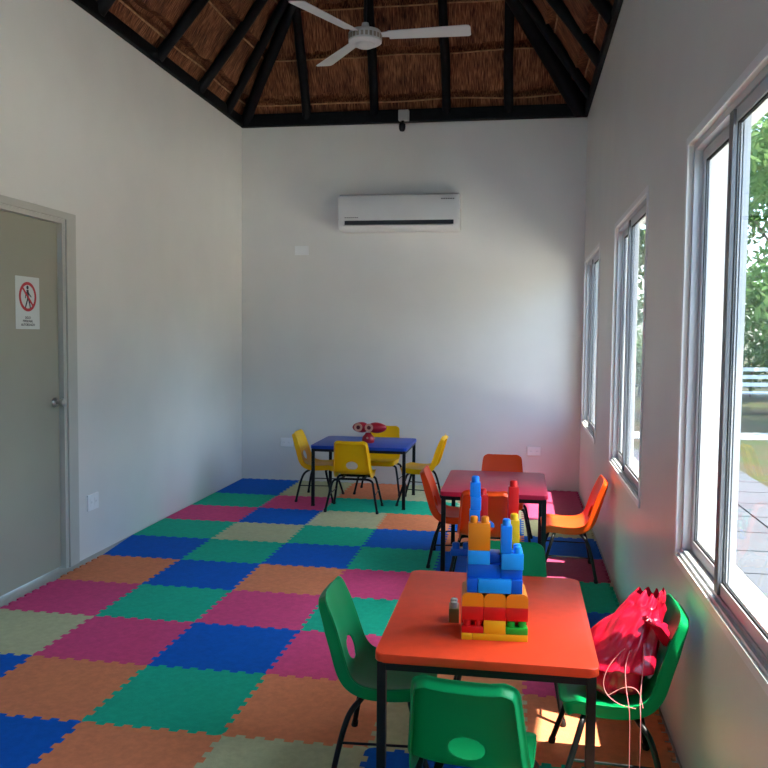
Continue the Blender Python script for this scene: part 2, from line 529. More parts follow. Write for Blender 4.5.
log('ridge_beam', (W / 2, APY, ZA - 0.2), (W / 2, YF, ZA - 0.2), 0.06, 0.06, 'dark ridge log along the top of the thatched roof')

# ------------------------------------------------------------------ foam mats
MATC = {
    'B': ('blue', (0.002, 0.11, 0.52)), 'G': ('green', (0.012, 0.44, 0.27)), 'P': ('pink', (0.70, 0.075, 0.21)),
    'O': ('orange', (0.74, 0.24, 0.11)), 'E': ('beige', (0.50, 0.50, 0.29)),
}
MATM = {k: mat('foam_' + v[0], v[1], rough=0.8, spec=0.1, vary=0.08, scale=40, bump=0.25, bscale=160) for k, v in MATC.items()}
MATM['R'] = mat('foam_magenta', (0.38, 0.045, 0.12), rough=0.7, spec=0.25, vary=0.10, scale=40, bump=0.25, bscale=160)
MATC['R'] = ('crimson', None)
T, GX, GY = 0.5368, 0.0752, -0.2707
GRID = ['BEOEOR', 'GPGGER', 'PBEOBE', 'GEGBOB', 'BGBGBR', 'OBOPGG', 'PGPGPB', 'EPBPOP', 'BOGOEO', 'GBOEBG', 'OGPBGO', 'BPEGOB']
NT, TD, TM = 14, 0.0095, 0.020
def edge_pts(p, q, seed):
    """interlocking tooth line between two tile corners"""
    p, q = Vector(p), Vector(q)
    d_ = (q - p); L = d_.length; t = d_ / L; nn = Vector((-t.y, t.x))
    out = [p]
    w = (L - 2 * TM) / NT
    for k in range(NT):
        s = 1 if (k + seed) % 2 else -1
        a = TM + k * w
        out += [p + t * (a + 0.02 * w) + nn * TD * s, p + t * (a + 0.98 * w) + nn * TD * s]
    return out
def corner(i, j):
    y = GY - j * T
    x = GX + i * T
    if j == 0: y = -0.045
    if i == 6: x = W - 0.022
    if i == 0: x = 0.026 if j < 5 else 0.085
    return Vector((x, y))
def hline(i, j):   # from corner(i,j) to corner(i+1,j)
    return edge_pts(corner(i, j), corner(i + 1, j), i + j)
def vline(i, j):   # from corner(i,j) to corner(i,j+1)
    return edge_pts(corner(i, j), corner(i, j + 1), i + j + 1)
for j, rowc in enumerate(GRID):
    for i, c in enumerate(rowc):
        top = hline(i, j); right = vline(i + 1, j); bot = hline(i, j + 1) + [corner(i + 1, j + 1)]; left = vline(i, j) + [corner(i, j + 1)]
        if i == 0 and j < 5: left = [corner(0, j), corner(0, j + 1)]
        pts = list(top) + list(right) + bot[::-1][:-1] + left[::-1][:-1]
        cen = (corner(i, j) + corner(i + 1, j + 1)) / 2
        o = MB().prism([(p.x - cen.x, p.y - cen.y) for p in pts[::-1]], 0.0, -FZ - 0.0003 * ((i + j) % 2)).build('foam_mat', MATM[c], None, False, (cen.x, cen.y, FZ))
        tag(o, '%s foam floor mat, %s row from back wall, %s column from door wall' % (MATC[c][0], ORD[j], ORD[i]), 'floor mat', 'interlocking foam floor mats')

# ------------------------------------------------------------------ tables
TH = 0.51
def make_table(name, label, x0, x1, y0, y1, m_top):
    cx, cy = (x0 + x1) / 2, (y0 + y1) / 2
    t = empty(name, (cx, cy, 0))
    tag(t, label, 'table', 'low children tables')
    hx, hy = (x1 - x0) / 2, (y1 - y0) / 2
    tt = 0.026
    r = 0.028
    ol = []
    for sx, sy, a0 in ((1, 1, 0), (-1, 1, 90), (-1, -1, 180), (1, -1, 270)):
        for k in range(7):
            a = R(a0 + 15 * k)
            ol.append((sx * (hx - r) + r * math.cos(a), sy * (hy - r) + r * math.sin(a)))
    m = MB().prism(ol, TH - tt, TH)
    es = [e for e in m.bm.edges if abs(e.verts[0].co.z - e.verts[1].co.z) < 1e-5]
    bmesh.ops.bevel(m.bm, geom=es, offset=0.005, segments=3, affect='EDGES', profile=0.5)
    m.build('tabletop', m_top, t, True)
    L = 0.026
    ix, iy = hx - 0.008 - L / 2, hy - 0.008 - L / 2
    ap = MB()
    zt = TH - tt
    for sy in (-1, 1):
        ap.box2((-ix + L / 2, sy * iy - L / 2, zt - 0.024), (ix - L / 2, sy * iy + L / 2, zt))
    for sx in (-1, 1):
        ap.box2((sx * ix - L / 2, -iy + L / 2, zt - 0.024), (sx * ix + L / 2, iy - L / 2, zt))
    ap.build('apron', M_BLACK, t)
    for sx in (-1, 1):
        for sy in (-1, 1):
            lg = MB().box((sx * ix, sy * iy, zt / 2 + 0.004), (L, L, zt - 0.008), None, 0.002).build('leg', M_BLACK, t)
            MB().box((sx * ix, sy * iy, 0.006), (L + 0.003, L + 0.003, 0.012), None, 0.002).build('foot_cap', M_RUBBER, lg)
    return t
def top_mat(name, c, rough=0.3, spec=0.5):
    return mat(name, c, rough=0.36, spec=0.2, vary=0.05, scale=25, bump=0.02, bscale=120)
make_table('play_table', 'low blue topped table by the back wall with yellow chairs round it', 1.008, 1.815, -1.205, -0.520, top_mat('blue_laminate', (0.012, 0.055, 0.36)))
make_table('play_table', 'low crimson topped table between orange chairs', 2.262, 2.892, -3.005, -2.190, top_mat('crimson_laminate', (0.50, 0.018, 0.055)))
make_table('play_table', 'low orange topped table in front, carrying the block tower', 2.313, 2.952, -5.535, -4.660, top_mat('orange_laminate', (0.84, 0.062, 0.018)))

# ------------------------------------------------------------------ chairs
SH = {
    'yellow': mat('yellow_shell', (0.93, 0.47, 0.002), rough=0.36, spec=0.22, vary=0.03),
    'orange': mat('orange_shell', (0.86, 0.075, 0.006), rough=0.36, spec=0.22, vary=0.03),
    'green': mat('green_shell', (0.001, 0.26, 0.075), rough=0.40, spec=0.18, vary=0.03),
}
PROF = [(0.156, 0.301), (0.13, 0.304), (0.10, 0.303), (0.05, 0.298), (0.0, 0.295), (-0.05, 0.297), (-0.088, 0.307), (-0.114, 0.326), (-0.131, 0.354),
        (-0.143, 0.388), (-0.156, 0.430), (-0.171, 0.475), (-0.188, 0.524), (-0.203, 0.563), (-0.213, 0.588)]
HWID = [0.158, 0.161, 0.163, 0.165, 0.166, 0.166, 0.165, 0.163, 0.160, 0.156, 0.152, 0.147, 0.142, 0.138, 0.136]
def smooth_prof(n):
    """Catmull-Rom resample of PROF, evenly spaced along its length"""
    fine = []
    for q in range(401):
        f = q / 400 * (len(PROF) - 1)
        k = min(int(f), len(PROF) - 2); u = f - k
        P = [Vector(PROF[min(max(k + e, 0), len(PROF) - 1)]) for e in (-1, 0, 1, 2)]
        v = 0.5 * ((2 * P[1]) + (P[2] - P[0]) * u + (2 * P[0] - 5 * P[1] + 4 * P[2] - P[3]) * u * u + (3 * P[1] - P[0] - 3 * P[2] + P[3]) * u ** 3)
        fine.append((v, HWID[k] * (1 - u) + HWID[k + 1] * u))
    L = [0.0]
    for a, b in zip(fine, fine[1:]): L.append(L[-1] + (b[0] - a[0]).length)
    out, k = [], 0
    for q in range(n + 1):
        t = L[-1] * q / n
        while k < 399 and L[k + 1] < t: k += 1
        u = (t - L[k]) / max(1e-9, L[k + 1] - L[k])
        out.append((fine[k][0].lerp(fine[k + 1][0], u), fine[k][1] * (1 - u) + fine[k + 1][1] * u, t))
    return out, L[-1]
def shell_mesh():
    m = MB()
    NP, NX = 56, 26
    pr, LT = smooth_prof(NP)
    rows, nrm = [], []
    for q in range(NP + 1):
        v, hw, t = pr[q]
        d_ = (pr[min(q + 1, NP)][0] - pr[max(q - 1, 0)][0]).normalized()
        n = Vector((d_.y, -d_.x))                    # towards the sitter: up on the seat, forward on the back
        if n.x * 0.3 + n.y < 0: n = -n
        for dist, r in ((t, 0.040), (LT - t, 0.038)):    # rounded corners
            if dist < r: hw = hw - r + math.sqrt(max(0.0, r * r - (r - dist) ** 2))
        row = []
        for k in range(NX + 1):
            u = 2 * k / NX - 1
            c = 0.015 * abs(u) ** 3 * min(1, t / 0.05) * (0.55 + 0.45 * min(1, (LT - t) / 0.10))
            p = v + n * c
            row.append(Vector((u * hw, p.x, p.y)))
        rows.append(row); nrm.append(Vector((0, n.x, n.y)))
    vr = m.grid(rows)
    # rolled rim: out and over, all the way round
    loop = [(0, k) for k in range(NX + 1)] + [(q, NX) for q in range(1, NP + 1)] + [(NP, k) for k in range(NX - 1, -1, -1)] + [(q, 0) for q in range(NP - 1, 0, -1)]
    P = [rows[q][k] for q, k in loop]; N = [nrm[q] for q, k in loop]
    n_ = len(loop)
    rings = [[vr[q][k] for q, k in loop]]
    outs = []
    for i in range(n_):
        t = (P[(i + 1) % n_] - P[i - 1]).normalized()
        o = t.cross(N[i]).normalized()
        outs.append(o)
    for (a, b) in ((0.0045, 0.0008), (0.009, 0.0038), (0.012, 0.010), (0.0135, 0.022), (0.0145, 0.046)):
        ring = []
        for i in range(n_):
            q = loop[i][0] / NP
            dp = b * (0.72 if q > 0.97 else (1.0 if q < 0.8 else 1.0 - 0.28 * (q - 0.8) / 0.17))
            ring.append(m.bm.verts.new(P[i] + outs[i] * a - N[i] * dp))
        rings.append(ring)
    for A_, B_ in zip(rings, rings[1:]):
        for i in range(n_):
            m.bm.faces.new((A_[i], A_[(i + 1) % n_], B_[(i + 1) % n_], B_[i]))
    # hand slot low in the back
    A, B, ZC = 0.047, 0.035, 0.380
    kill = [f for f in m.bm.faces if (lambda c: c.y < -0.09 and c.y > -0.2 and (c.x / A) ** 2 + ((c.z - ZC) / B) ** 2 < 1.0)(f.calc_center_median())]
    bmesh.ops.delete(m.bm, geom=kill, context='FACES')
    for v in m.bm.verts:
        if v.is_boundary and abs(v.co.x) < 0.08 and 0.33 < v.co.z < 0.44 and v.co.y < -0.1:
            e = math.sqrt((v.co.x / A) ** 2 + ((v.co.z - ZC) / B) ** 2)
            if 0.3 < e < 2:
                v.co.x /= e; v.co.z = ZC + (v.co.z - ZC) / e
    return m
_SM = {}
def chair_meshes():
    if _SM: return _SM
    sh = shell_mesh().build('shell', SH['green'], None, 'all')
    _SM['shell'] = sh.data
    bpy.data.objects.remove(sh)
    fx, rx = 0.205, 0.212
    legs = []
    tb = 0.0095
    for s in (-1, 1):
        legs.append(MB().tube([(s * fx, 0.160, 0.012), (s * 0.180, 0.118, 0.150), (s * 0.165, 0.096, 0.222), (s * 0.158, 0.088, 0.250), (s * 0.135, 0.080, 0.262), (s * 0.10, 0.075, 0.263)], tb, 10, True, 2))
        legs.append(MB().tube([(s * rx, -0.162, 0.012), (s * 0.186, -0.138, 0.140), (s * 0.172, -0.118, 0.212), (s * 0.164, -0.100, 0.244), (s * 0.135, -0.082, 0.258), (s * 0.10, -0.075, 0.260)], tb, 10, True, 2))
    _SM['leg'] = []
    for l in legs:
        o = l.build('leg', M_BLACK, None, 'all'); _SM['leg'].append(o.data); bpy.data.objects.remove(o)
    _SM['cap'] = []
    for s in (-1, 1):
        for (x, y) in ((s * (fx + 0.001), 0.1605), (s * (rx + 0.001), -0.1625)):
            o = MB().tube([(x, y, 0.0), (x, y, 0.004), (x - s * 0.003, y - math.copysign(0.004, y), 0.022)], [0.010, 0.0125, 0.0115], 10).build('foot_cap', M_RUBBER, None, True)
            _SM['cap'].append(o.data); bpy.data.objects.remove(o)
    fr = MB().tube([(-0.101, 0.075, 0.263), (0.101, 0.075, 0.263)], tb, 10).tube([(-0.101, -0.075, 0.260), (0.101, -0.075, 0.260)], tb, 10)
    for s in (-1, 1):
        fr.box((s * 0.09, 0.0, 0.268), (0.022, 0.17, 0.004))
    o = fr.build('seat_frame', M_BLACK, None, True); _SM['frame'] = o.data; bpy.data.objects.remove(o)
    _SM['stretcher'] = []
    for s in (-1, 1):
        o = MB().tube([(s * 0.181, 0.121, 0.142), (s * 0.186, -0.136, 0.138)], 0.0042, 8).build('stretcher', M_BLACK, None, True); _SM['stretcher'].append(o.data); bpy.data.objects.remove(o)
    return _SM
def make_chair(color, label, x, y, rz):
    S = chair_meshes()
    c = empty('school_chair', (x, y, 0), R(rz))
    tag(c, label, 'chair', 'plastic shell chairs around the low tables')
    def part(n, me, parent=c):
        o = bpy.data.objects.new(n, me); COL.objects.link(o); o.parent = parent; return o
    me = S['shell'].copy()
    me.materials.clear(); me.materials.append(SH[color])
    s = part('shell', me)
    so = s.modifiers.new('thick', 'SOLIDIFY'); so.thickness = 0.0045; so.offset = 0
    su = s.modifiers.new('smooth', 'SUBSURF'); su.levels = 1; su.render_levels = 1
    for k in range(4):
        l = part('leg', S['leg'][k])
        part('foot_cap', S['cap'][k], l)
    part('seat_frame', S['frame'])
    for k in range(2): part('stretcher', S['stretcher'][k])
    return c
make_chair('yellow', 'yellow shell chair seen from behind, tucked under the near side of the blue table', 1.395, -1.235, 1)
make_chair('yellow', 'yellow shell chair on the left side of the blue table', 1.010, -0.845, -90)
make_chair('yellow', 'yellow shell chair on the right side of the blue table', 1.885, -0.850, 88)
make_chair('yellow', 'yellow shell chair behind the blue table, its back to the wall', 1.480, -0.470, 178)
make_chair('orange', 'orange shell chair on the left side of the crimson table', 2.338, -2.625, -89)
make_chair('orange', 'orange shell chair under the window, right of the crimson table', 3.015, -2.755, 90)
make_chair('orange', 'orange shell chair in front of the crimson table, behind the block tower', 2.546, -3.130, 0)
make_chair('orange', 'orange shell chair at the far end of the crimson table', 2.605, -2.120, 180)
make_chair('green', 'green shell chair on the left side of the orange table', 2.308, -5.160, -89)
make_chair('green', 'green shell chair in front of the orange table, seen from behind', 2.612, -5.650, -5)
make_chair('green', 'green shell chair by the window holding the red bag', 3.012, -5.150, 90)
make_chair('green', 'green shell chair at the far side of the orange table behind the blocks', 2.692, -4.650, 180)

# ------------------------------------------------------------------ building blocks
BK = {
    'red': mat('red_block', (0.62, 0.008, 0.008), rough=0.28, spec=0.3, vary=0.03),
    'orange': mat('orange_block', (0.82, 0.21, 0.006), rough=0.28, spec=0.3, vary=0.03),
    'yellow': mat('yellow_block', (0.82, 0.45, 0.01), rough=0.28, spec=0.3, vary=0.03),
    'green': mat('green_block', (0.02, 0.42, 0.03), rough=0.28, spec=0.3, vary=0.03),
    'blue': mat('blue_block', (0.006, 0.10, 0.52), rough=0.28, spec=0.3, vary=0.03),
    'light blue': mat('light_blue_block', (0.015, 0.30, 0.75), rough=0.28, spec=0.3, vary=0.03),
    'bright blue': mat('bright_blue_block', (0.008, 0.19, 0.68), rough=0.28, spec=0.3, vary=0.03),
    'shaded yellow': mat('shaded_yellow_block', (0.16, 0.11, 0.03), rough=0.3, vary=0.03),  # yellow plastic, with the shade beside the tower put into its colour
}
M_CLEAR = mat('clear_plastic', (0.75, 0.8, 0.75), rough=0.15, trans=0.6)
U_ = 0.0334
BO = Vector((2.555, -5.378, TH)); BR = R(4.2)
def bpos(u, v, z):
    a = Vector((u * U_, v * U_, 0)); a.rotate(Quaternion((0, 0, 1), BR))
    return BO + a + Vector((0, 0, z))
def block(col, u, v, z0, z1, nu, nv, label, studs=True, arch=False, studmat=None):
    """u, v: lower corner in stud units along the table's front edge and away from the camera"""
    g = 0.0004
    w, d_, h = nu * U_ - 2 * g, nv * U_ - 2 * g, z1 - z0
    o = bpos(u + nu / 2, v + nv / 2, z0)
    if arch:
        r = 0.017
        ol = [(-w / 2, 0), (w / 2, 0)]
        for k in range(9): ol.append((w / 2 - r + r * math.cos(R(k * 11.25)), h - r + r * math.sin(R(k * 11.25))))
        for k in range(9): ol.append((-w / 2 + r - r * math.sin(R(k * 11.25)), h - r + r * math.cos(R(k * 11.25))))
        m = MB().prism(ol, -d_ / 2, d_ / 2, Matrix.Rotation(R(90), 4, 'X'))
    else:
        m = MB().box((0, 0, h / 2), (w, d_, h), None, 0.0018, 2)
    ob = m.build('building_block', BK[col], None, True, o)
    ob.rotation_euler = (0, 0, BR)
    tag(ob, label, 'toy block', 'plastic building blocks on the orange table')
    if studs:
        for a in range(nu):
            for b in range(nv):
                MB().lathe([(0.0120, 0.0), (0.0122, 0.013), (0.0112, 0.0175), (0.0085, 0.0195), (0.001, 0.020)], ((a + 0.5 - nu / 2) * U_, (b + 0.5 - nv / 2) * U_, h), 16).build('stud', studmat or BK[col], ob, True)
    return ob
h1, h2 = 0.0207, 0.0415
Z0, Z1, Z2, Z3, Z4, Z5, Z6, Z7 = 0.0, 0.0212, 0.0622, 0.1037, 0.1452, 0.188, 0.230, 0.273
block('yellow', 0, 0, Z0, Z1, 1, 4, 'small yellow plate at the bottom left of the block tower', False)
block('yellow', 1, 0, Z0, Z1, 5, 4, 'long yellow plate along the bottom of the block tower', False)
block('red', 0, 0, Z1, Z1 + h1, 2, 1, 'low red block with two open studs at the left front of the tower base')
block('green', 4, 0, Z1, Z1 + h1, 2, 1, 'low green block with two open studs at the right front of the tower')
block('yellow', 2, 0, Z1, Z2, 2, 2, 'yellow block in the middle of the tower base between red and green studs', False)
block('red', 0, 1, Z1, Z2, 2, 3, 'red block set back behind the low red studded block', False)
block('red', 4, 1, Z1, Z2, 2, 3, 'red block set back behind the low green studded block', False)
block('yellow', 2, 2, Z1, Z2, 2, 2, 'yellow block hidden behind the middle yellow block of the tower base', False)
block('red', 0, 0, Z2, Z3, 2, 4, 'red block at the left of the red row under the orange domes', False)
block('red', 2, 0, Z2, Z3, 2, 4, 'red block in the middle of the red row under the orange domes', False)
block('red', 4, 0, Z2, Z3, 2, 4, 'red block at the right of the red row, above the green studs', False)
block('orange', 0, 0, Z3, Z4, 2, 4, 'round topped orange block at the left above the red row', False, True)
block('orange', 2, 0, Z3, Z4, 2, 4, 'round topped orange block in the middle above the red row', False, True)
block('orange', 4, 0, Z3, Z4, 2, 4, 'round topped orange block at the right above the red row', False, True)
block('blue', 0.45, 0.12, Z4, Z5, 1, 1, 'blue block left of the light blue front block', False)
block('light blue', 1.45, 0.05, Z4, Z5, 3, 1, 'wide light blue block in front, directly above the orange domes', False)
block('blue', 4.45, 0.12, Z4, Z5, 1, 1, 'blue block right of the wide light blue front block', False)
block('blue', 0.45, 1.12, Z4, Z5, 5, 3, 'wide blue block behind the light blue front block', False)
block('blue', 0.45, 0.45, Z5, Z6, 3, 3, 'blue block at the left of the upper blue layer', False)
block('blue', 3.45, 0.45, Z5, Z6, 2, 3, 'blue block at the right of the upper blue layer', False)
block('light blue', 0.5, 0.35, Z6, Z7, 2, 2, 'light blue block under the tall orange block', False)
block('blue', 2.5, 1.0, Z6, Z6 + h1 * 1.3, 1, 2, 'low dark blue block in the gap between two light blue blocks', False)
block('light blue', 3.5, 0.0, Z6 - 0.010, Z7 - 0.004, 2, 2, 'light blue studded block at the right front of the tower top')
block('orange', 0.5, 0.35, Z7, Z7 + 0.083, 2, 1, 'tall orange block with two studs on the tower top')
block('bright blue', 3.42, 0.02, Z7 - 0.003, Z7 + 0.080, 1, 1, 'tall narrow blue block standing on the light blue studded block', True)
block('yellow', 4.25, 2.05, Z6, Z7 + 0.082, 1, 1, 'tall narrow yellow block with one stud behind the narrow blue block')
block('red', 4.2, 3.1, Z6, Z7 + 0.180, 1, 1, 'tall red block with one stud, highest on the right of the tower')
block('blue', 0.6, 2.4, Z6, Z7 + 0.065, 1, 1, 'blue block at the foot of the tall blue stack behind the orange block')
block('bright blue', 0.6, 2.4, Z7 + 0.065, Z7 + 0.108, 1, 1, 'bright blue block low in the tall blue stack', False)
block('bright blue', 0.68, 2.38, Z7 + 0.108, Z7 + 0.150, 1, 1, 'bright blue block second from the top of the tall blue stack', False)
block('bright blue', 0.62, 2.4, Z7 + 0.150, Z7 + 0.195, 1, 1, 'bright blue block with one stud crowning the tall blue stack')
block('red', 1.35, 3.45, Z6, Z7 + 0.150, 1, 1, 'narrow red block half hidden behind the tall blue stack')
block('blue', -1.1, 3.0, Z6, Z6 + h1, 2, 1, 'flat dark blue block sticking out left of the tower')
ob = block('shaded yellow', -1.2, 4.3, 0.0, 0.046, 1, 2, 'olive block with a clear stud on the table left of the tower', True, False, M_CLEAR)

# ------------------------------------------------------------------ red toy on the blue table
ty = empty('toy_viewer', (1.448, -0.93, TH))
tag(ty, 'red plastic toy with two pale ringed eyes standing on the blue table', 'toy')
M_TOY = mat('red_toy', (0.45, 0.008, 0.02), rough=0.3, vary=0.05)
M_TOYD = mat('dark_red_toy', (0.13, 0.006, 0.01), rough=0.3)
M_TOYR = mat('pale_ring', (0.70, 0.33, 0.22), rough=0.4)
MB().lathe([(0.040, 0.0), (0.052, 0.006), (0.055, 0.03), (0.048, 0.055), (0.030, 0.075), (0.022, 0.09)], (0, 0, 0), 20, None, 1, 0.8).build('body', M_TOY, ty, True)
hd = MB()
for s, L in ((-1, 0.105), (1, 0.125)):
    pr_ = [(0.052 * math.sqrt(max(0.0, 1 - (2 * k / 12 - 1) ** 2)) * (1 - 0.25 * (k / 12)), (-0.02 + (L + 0.04) * k / 12)) for k in range(13)]
    hd.lathe(pr_, (s * 0.015, 0, 0.132), 18, (0, s * R(90), 0))
hd.build('head', M_TOY, ty, 'all')
for s in (-1, 1):
    MB().lathe([(0.026, 0.0), (0.034, 0.002), (0.036, 0.008), (0.032, 0.011), (0.026, 0.008)], (-0.032 + s * 0.046, -0.044, 0.136), 22, (R(90), 0, 0)).build('eye_ring', M_TOYR, ty, True)
    MB().lathe([(0.0261, 0.0), (0.0261, 0.006), (0.012, 0.009), (0.001, 0.0095)], (-0.032 + s * 0.046, -0.044, 0.136), 20, (R(90), 0, 0)).build('eye', M_TOYD, ty, True)
MB().lathe([(0.009, 0), (0.010, 0.003), (0.001, 0.008)], (0.0, -0.042, 0.048), 12, (R(90), 0, 0)).build('button', M_TOYR, ty, True)

# ------------------------------------------------------------------ red bag on the green chair
M_BAG = mat('red_plastic_film', (0.56, 0.008, 0.035), rough=0.2, spec=0.5, vary=0.3, scale=5, trans=0.05, bump=0.2, bscale=14, coat=0.12)
M_CORD = mat('pink_cord', (0.70, 0.20, 0.22), rough=0.5)
bagp = Vector((3.040, -5.14, 0.3035))
bag = empty('drawstring_bag', bagp)
tag(bag, 'shiny red drawstring bag slumped on the green chair by the window', 'bag')
bm_ = MB()
rows = []
NL, NA = 46, 72
for q in range(NL + 1):
    f = q / NL
    z = 0.004 + 0.318 * f
    if f < 0.30: rx_, ry_ = 0.108 - 0.010 * abs(f - 0.12) / 0.18, 0.118
    else:
        g = (f - 0.30) / 0.70
        rx_ = 0.105 * (1 - g) ** 0.9 + 0.028; ry_ = 0.118 * (1 - g) ** 0.9 + 0.026
    if f < 0.10:
        e = math.sqrt(max(0.0, 1 - ((0.10 - f) / 0.10) ** 2)); rx_ *= 0.35 + 0.65 * e; ry_ *= 0.35 + 0.65 * e
    if f > 0.86:
        rx_ *= 1 + (f - 0.86) * 3.2; ry_ *= 1 + (f - 0.86) * 3.2
    cx = 0.118 * max(0, f - 0.15) ** 1.15 / 0.85 - 0.012
    cy = -0.01
    row = []
    for k in range(NA + 1):
        a = 2 * PI * (k % NA) / NA
        cv = Vector((math.cos(a), math.sin(a), f))
        wr = noise.noise(Vector((cv.x * 2.2, cv.y * 2.2, f * 3.0))) * 0.22
        wr += noise.noise(Vector((cv.x * 5, cv.y * 5, f * 4.5 + 9))) * 0.16 * (0.4 + f)
        pl = math.sin(a * 7 + 2.5 * math.sin(f * 4)) * 0.10 * min(1, max(0, (f - 0.42) * 2.2)) * (1 - 0.75 * max(0, (f - 0.75) / 0.25))
        s = 1 + wr + pl
        px_ = cx + math.cos(a) * rx_ * s
        zz_ = z + 0.3035
        lim = 3.012 + (0.100 + (zz_ - 0.30) * 0.55 if zz_ < 0.354 else 0.130 + (zz_ - 0.354) * 0.345) - 0.016 - bagp.x
        if f < 0.92: px_ = min(px_, lim)
        row.append(Vector((px_, cy + math.sin(a) * ry_ * s, z + (0.05 * noise.noise(Vector((cv.x * 2, cv.y * 2, 4))) if f > 0.9 else 0) + 0.012 * noise.noise(Vector((cv.x * 3, cv.y * 3, f * 6))) * min(1, f * 6))))
    rows.append(row)
bm_.grid(rows)
bm_.bm.faces.new([v for v in bm_.bm.verts][:NA][::-1])
bmesh.ops.remove_doubles(bm_.bm, verts=bm_.bm.verts, dist=1e-5)
sk = bm_.build('sack', M_BAG, bag, 'all')
# gathered flap at the cinched neck
fl = MB()
rows = []
for q in range(13):
    f = q / 12
    row = []
    for k in range(17):
        u = k / 16 - 0.5
        row.append(Vector((0.075 + 0.085 * f + 0.01 * math.sin(k * 1.9), -0.085 + 0.05 * f + u * (0.10 + 0.05 * f) + 0.0 * k, 0.262 - 0.045 * f - 0.05 * f * f + 0.016 * math.sin(k * 1.7 + f * 2) * (0.4 + f) + 0.02 * noise.noise(Vector((u * 6, f * 3, 2))))))
    rows.append(row)
fl.grid(rows)
fo = fl.build('flap', M_BAG, bag, 'all')
fo.modifiers.new('thick', 'SOLIDIFY').thickness = 0.0015
bl = lambda x, y, z: Vector((x, y, z)) - bagp
for pts in (
    [(3.085, -5.245, 0.500), (3.050, -5.285, 0.440), (3.050, -5.318, 0.380), (3.056, -5.345, 0.335), (3.060, -5.352, 0.300), (3.062, -5.352, 0.13), (3.064, -5.345, 0.004)],
    [(3.110, -5.245, 0.490), (3.105, -5.275, 0.420), (3.092, -5.325, 0.345), (3.090, -5.352, 0.318), (3.091, -5.356, 0.280), (3.092, -5.354, 0.13), (3.096, -5.350, 0.004)],
    [(3.082, -5.245, 0.495), (3.02, -5.275, 0.45), (2.985, -5.29, 0.39), (2.990, -5.30, 0.345), (3.03, -5.335, 0.326), (3.078, -5.342, 0.322)],
    [(3.00, -5.295, 0.335), (3.05, -5.300, 0.372), (3.09, -5.305, 0.368), (3.10, -5.335, 0.322)],
):
    MB().tube([bl(*p) for p in pts], 0.0013, 6, True, 3).build('drawstring', M_CORD, bag, 'all')

# ------------------------------------------------------------------ air conditioner
ac = empty('air_conditioner', (1.575, 0, 2.575))
tag(ac, 'white split air conditioner mounted high on the back wall', 'air conditioner')
b_ = MB()
prf = [(-0.002, -0.168), (-0.120, -0.168), (-0.165, -0.150), (-0.195, -0.105), (-0.200, -0.05), (-0.195, 0.08), (-0.180, 0.150), (-0.150, 0.170), (-0.002, 0.170)]
mm = Matrix(((0, 0, 1, 0), (1, 0, 0, 0), (0, 1, 0, 0), (0, 0, 0, 1)))
b_.prism(prf, -0.568, 0.568, mm)
bmesh.ops.bevel(b_.bm, geom=[e for e in b_.bm.edges if abs(e.verts[0].co.x - e.verts[1].co.x) < 1e-5], offset=0.008, segments=2, affect='EDGES')
b_.build('body', M_WHITE, ac, True)
MB().box2((-0.505, -0.201, -0.118), (0.515, -0.150, -0.080), 0.004).build('air_outlet', M_DARKSLOT, ac)
lv = MB()
lv.box((0.0, -0.192, -0.122), (1.03, 0.030, 0.006), (R(25), 0, 0), 0.002)
lv.build('louver', M_WHITE, ac)
MB().box2((-0.568, -0.1975, -0.070), (0.568, -0.192, -0.067)).build('panel_seam', mat('seam_grey', (0.35, 0.35, 0.34), rough=0.5), ac)
mk = MB()
for k in range(7): mk.box((-0.498 + 0.019 * k, -0.2005, -0.052), (0.013, 0.001, 0.008))
mk.build('marking', M_GREY_INK, ac)
mk = MB()
for k in range(6): mk.box((0.405 + 0.021 * k, -0.1925, 0.112), (0.015, 0.003, 0.010), (R(-12), 0, 0))
mk.build('marking', M_GREY_INK, ac)

# ------------------------------------------------------------------ ceiling fan
fan = empty('ceiling_fan', (1.648, -2.27, 3.428))
tag(fan, 'white three bladed ceiling fan hanging under the thatch', 'ceiling fan')
M_FAN = mat('fan_white', (0.62, 0.62, 0.60), rough=0.35, vary=0.02)
M_BAND = mat('fan_band', (0.35, 0.31, 0.26), rough=0.35, metal=0.5)
ztop = ZA - 0.24 - 3.415
MB().tube([(0, 0, 0.06), (0, 0, ztop)], 0.011, 12).build('downrod', M_BLACK, fan, True)
MB().lathe([(0.02, ztop - 0.09), (0.055, ztop - 0.06), (0.065, ztop - 0.01), (0.066, ztop)], (0, 0, 0), 24).build('canopy', M_FAN, fan, True)
MB().lathe([(0.05, -0.068), (0.062, -0.062), (0.066, -0.048), (0.100, -0.044), (0.112, -0.036), (0.112, 0.022), (0.104, 0.034), (0.075, 0.044), (0.030, 0.052), (0.022, 0.09)], (0, 0, 0), 32).build('motor_housing', M_FAN, fan, True)
bd = MB()
for k in range(24):
    a = 2 * PI * k / 24
    bd.box((0.112 * math.cos(a), 0.112 * math.sin(a), -0.008), (0.004, 0.018, 0.030), (0, 0, a))
bd.build('vent_band', M_BAND, fan)
for k, ang in enumerate((-116, -1, 127)):
    a = R(ang)
    ol = [(0.16, -0.048), (0.68, -0.066), (0.700, -0.060), (0.708, -0.040), (0.705, 0.052), (0.690, 0.064), (0.16, 0.048)]
    bl_ = MB().prism(ol, -0.0025, 0.0025, Matrix.Rotation(a, 4, 'Z') @ Matrix.Translation((0, 0, 0.005)) @ Matrix.Rotation(R(-11), 4, 'X')).build('blade', M_FAN, fan)
    MB().prism([(0.09, -0.022), (0.20, -0.040), (0.215, 0.0), (0.20, 0.040), (0.09, 0.022)], 0.0027, 0.007, Matrix.Rotation(a, 4, 'Z') @ Matrix.Translation((0, 0, 0.005)) @ Matrix.Rotation(R(-11), 4, 'X')).build('blade_iron', M_FAN, bl_)

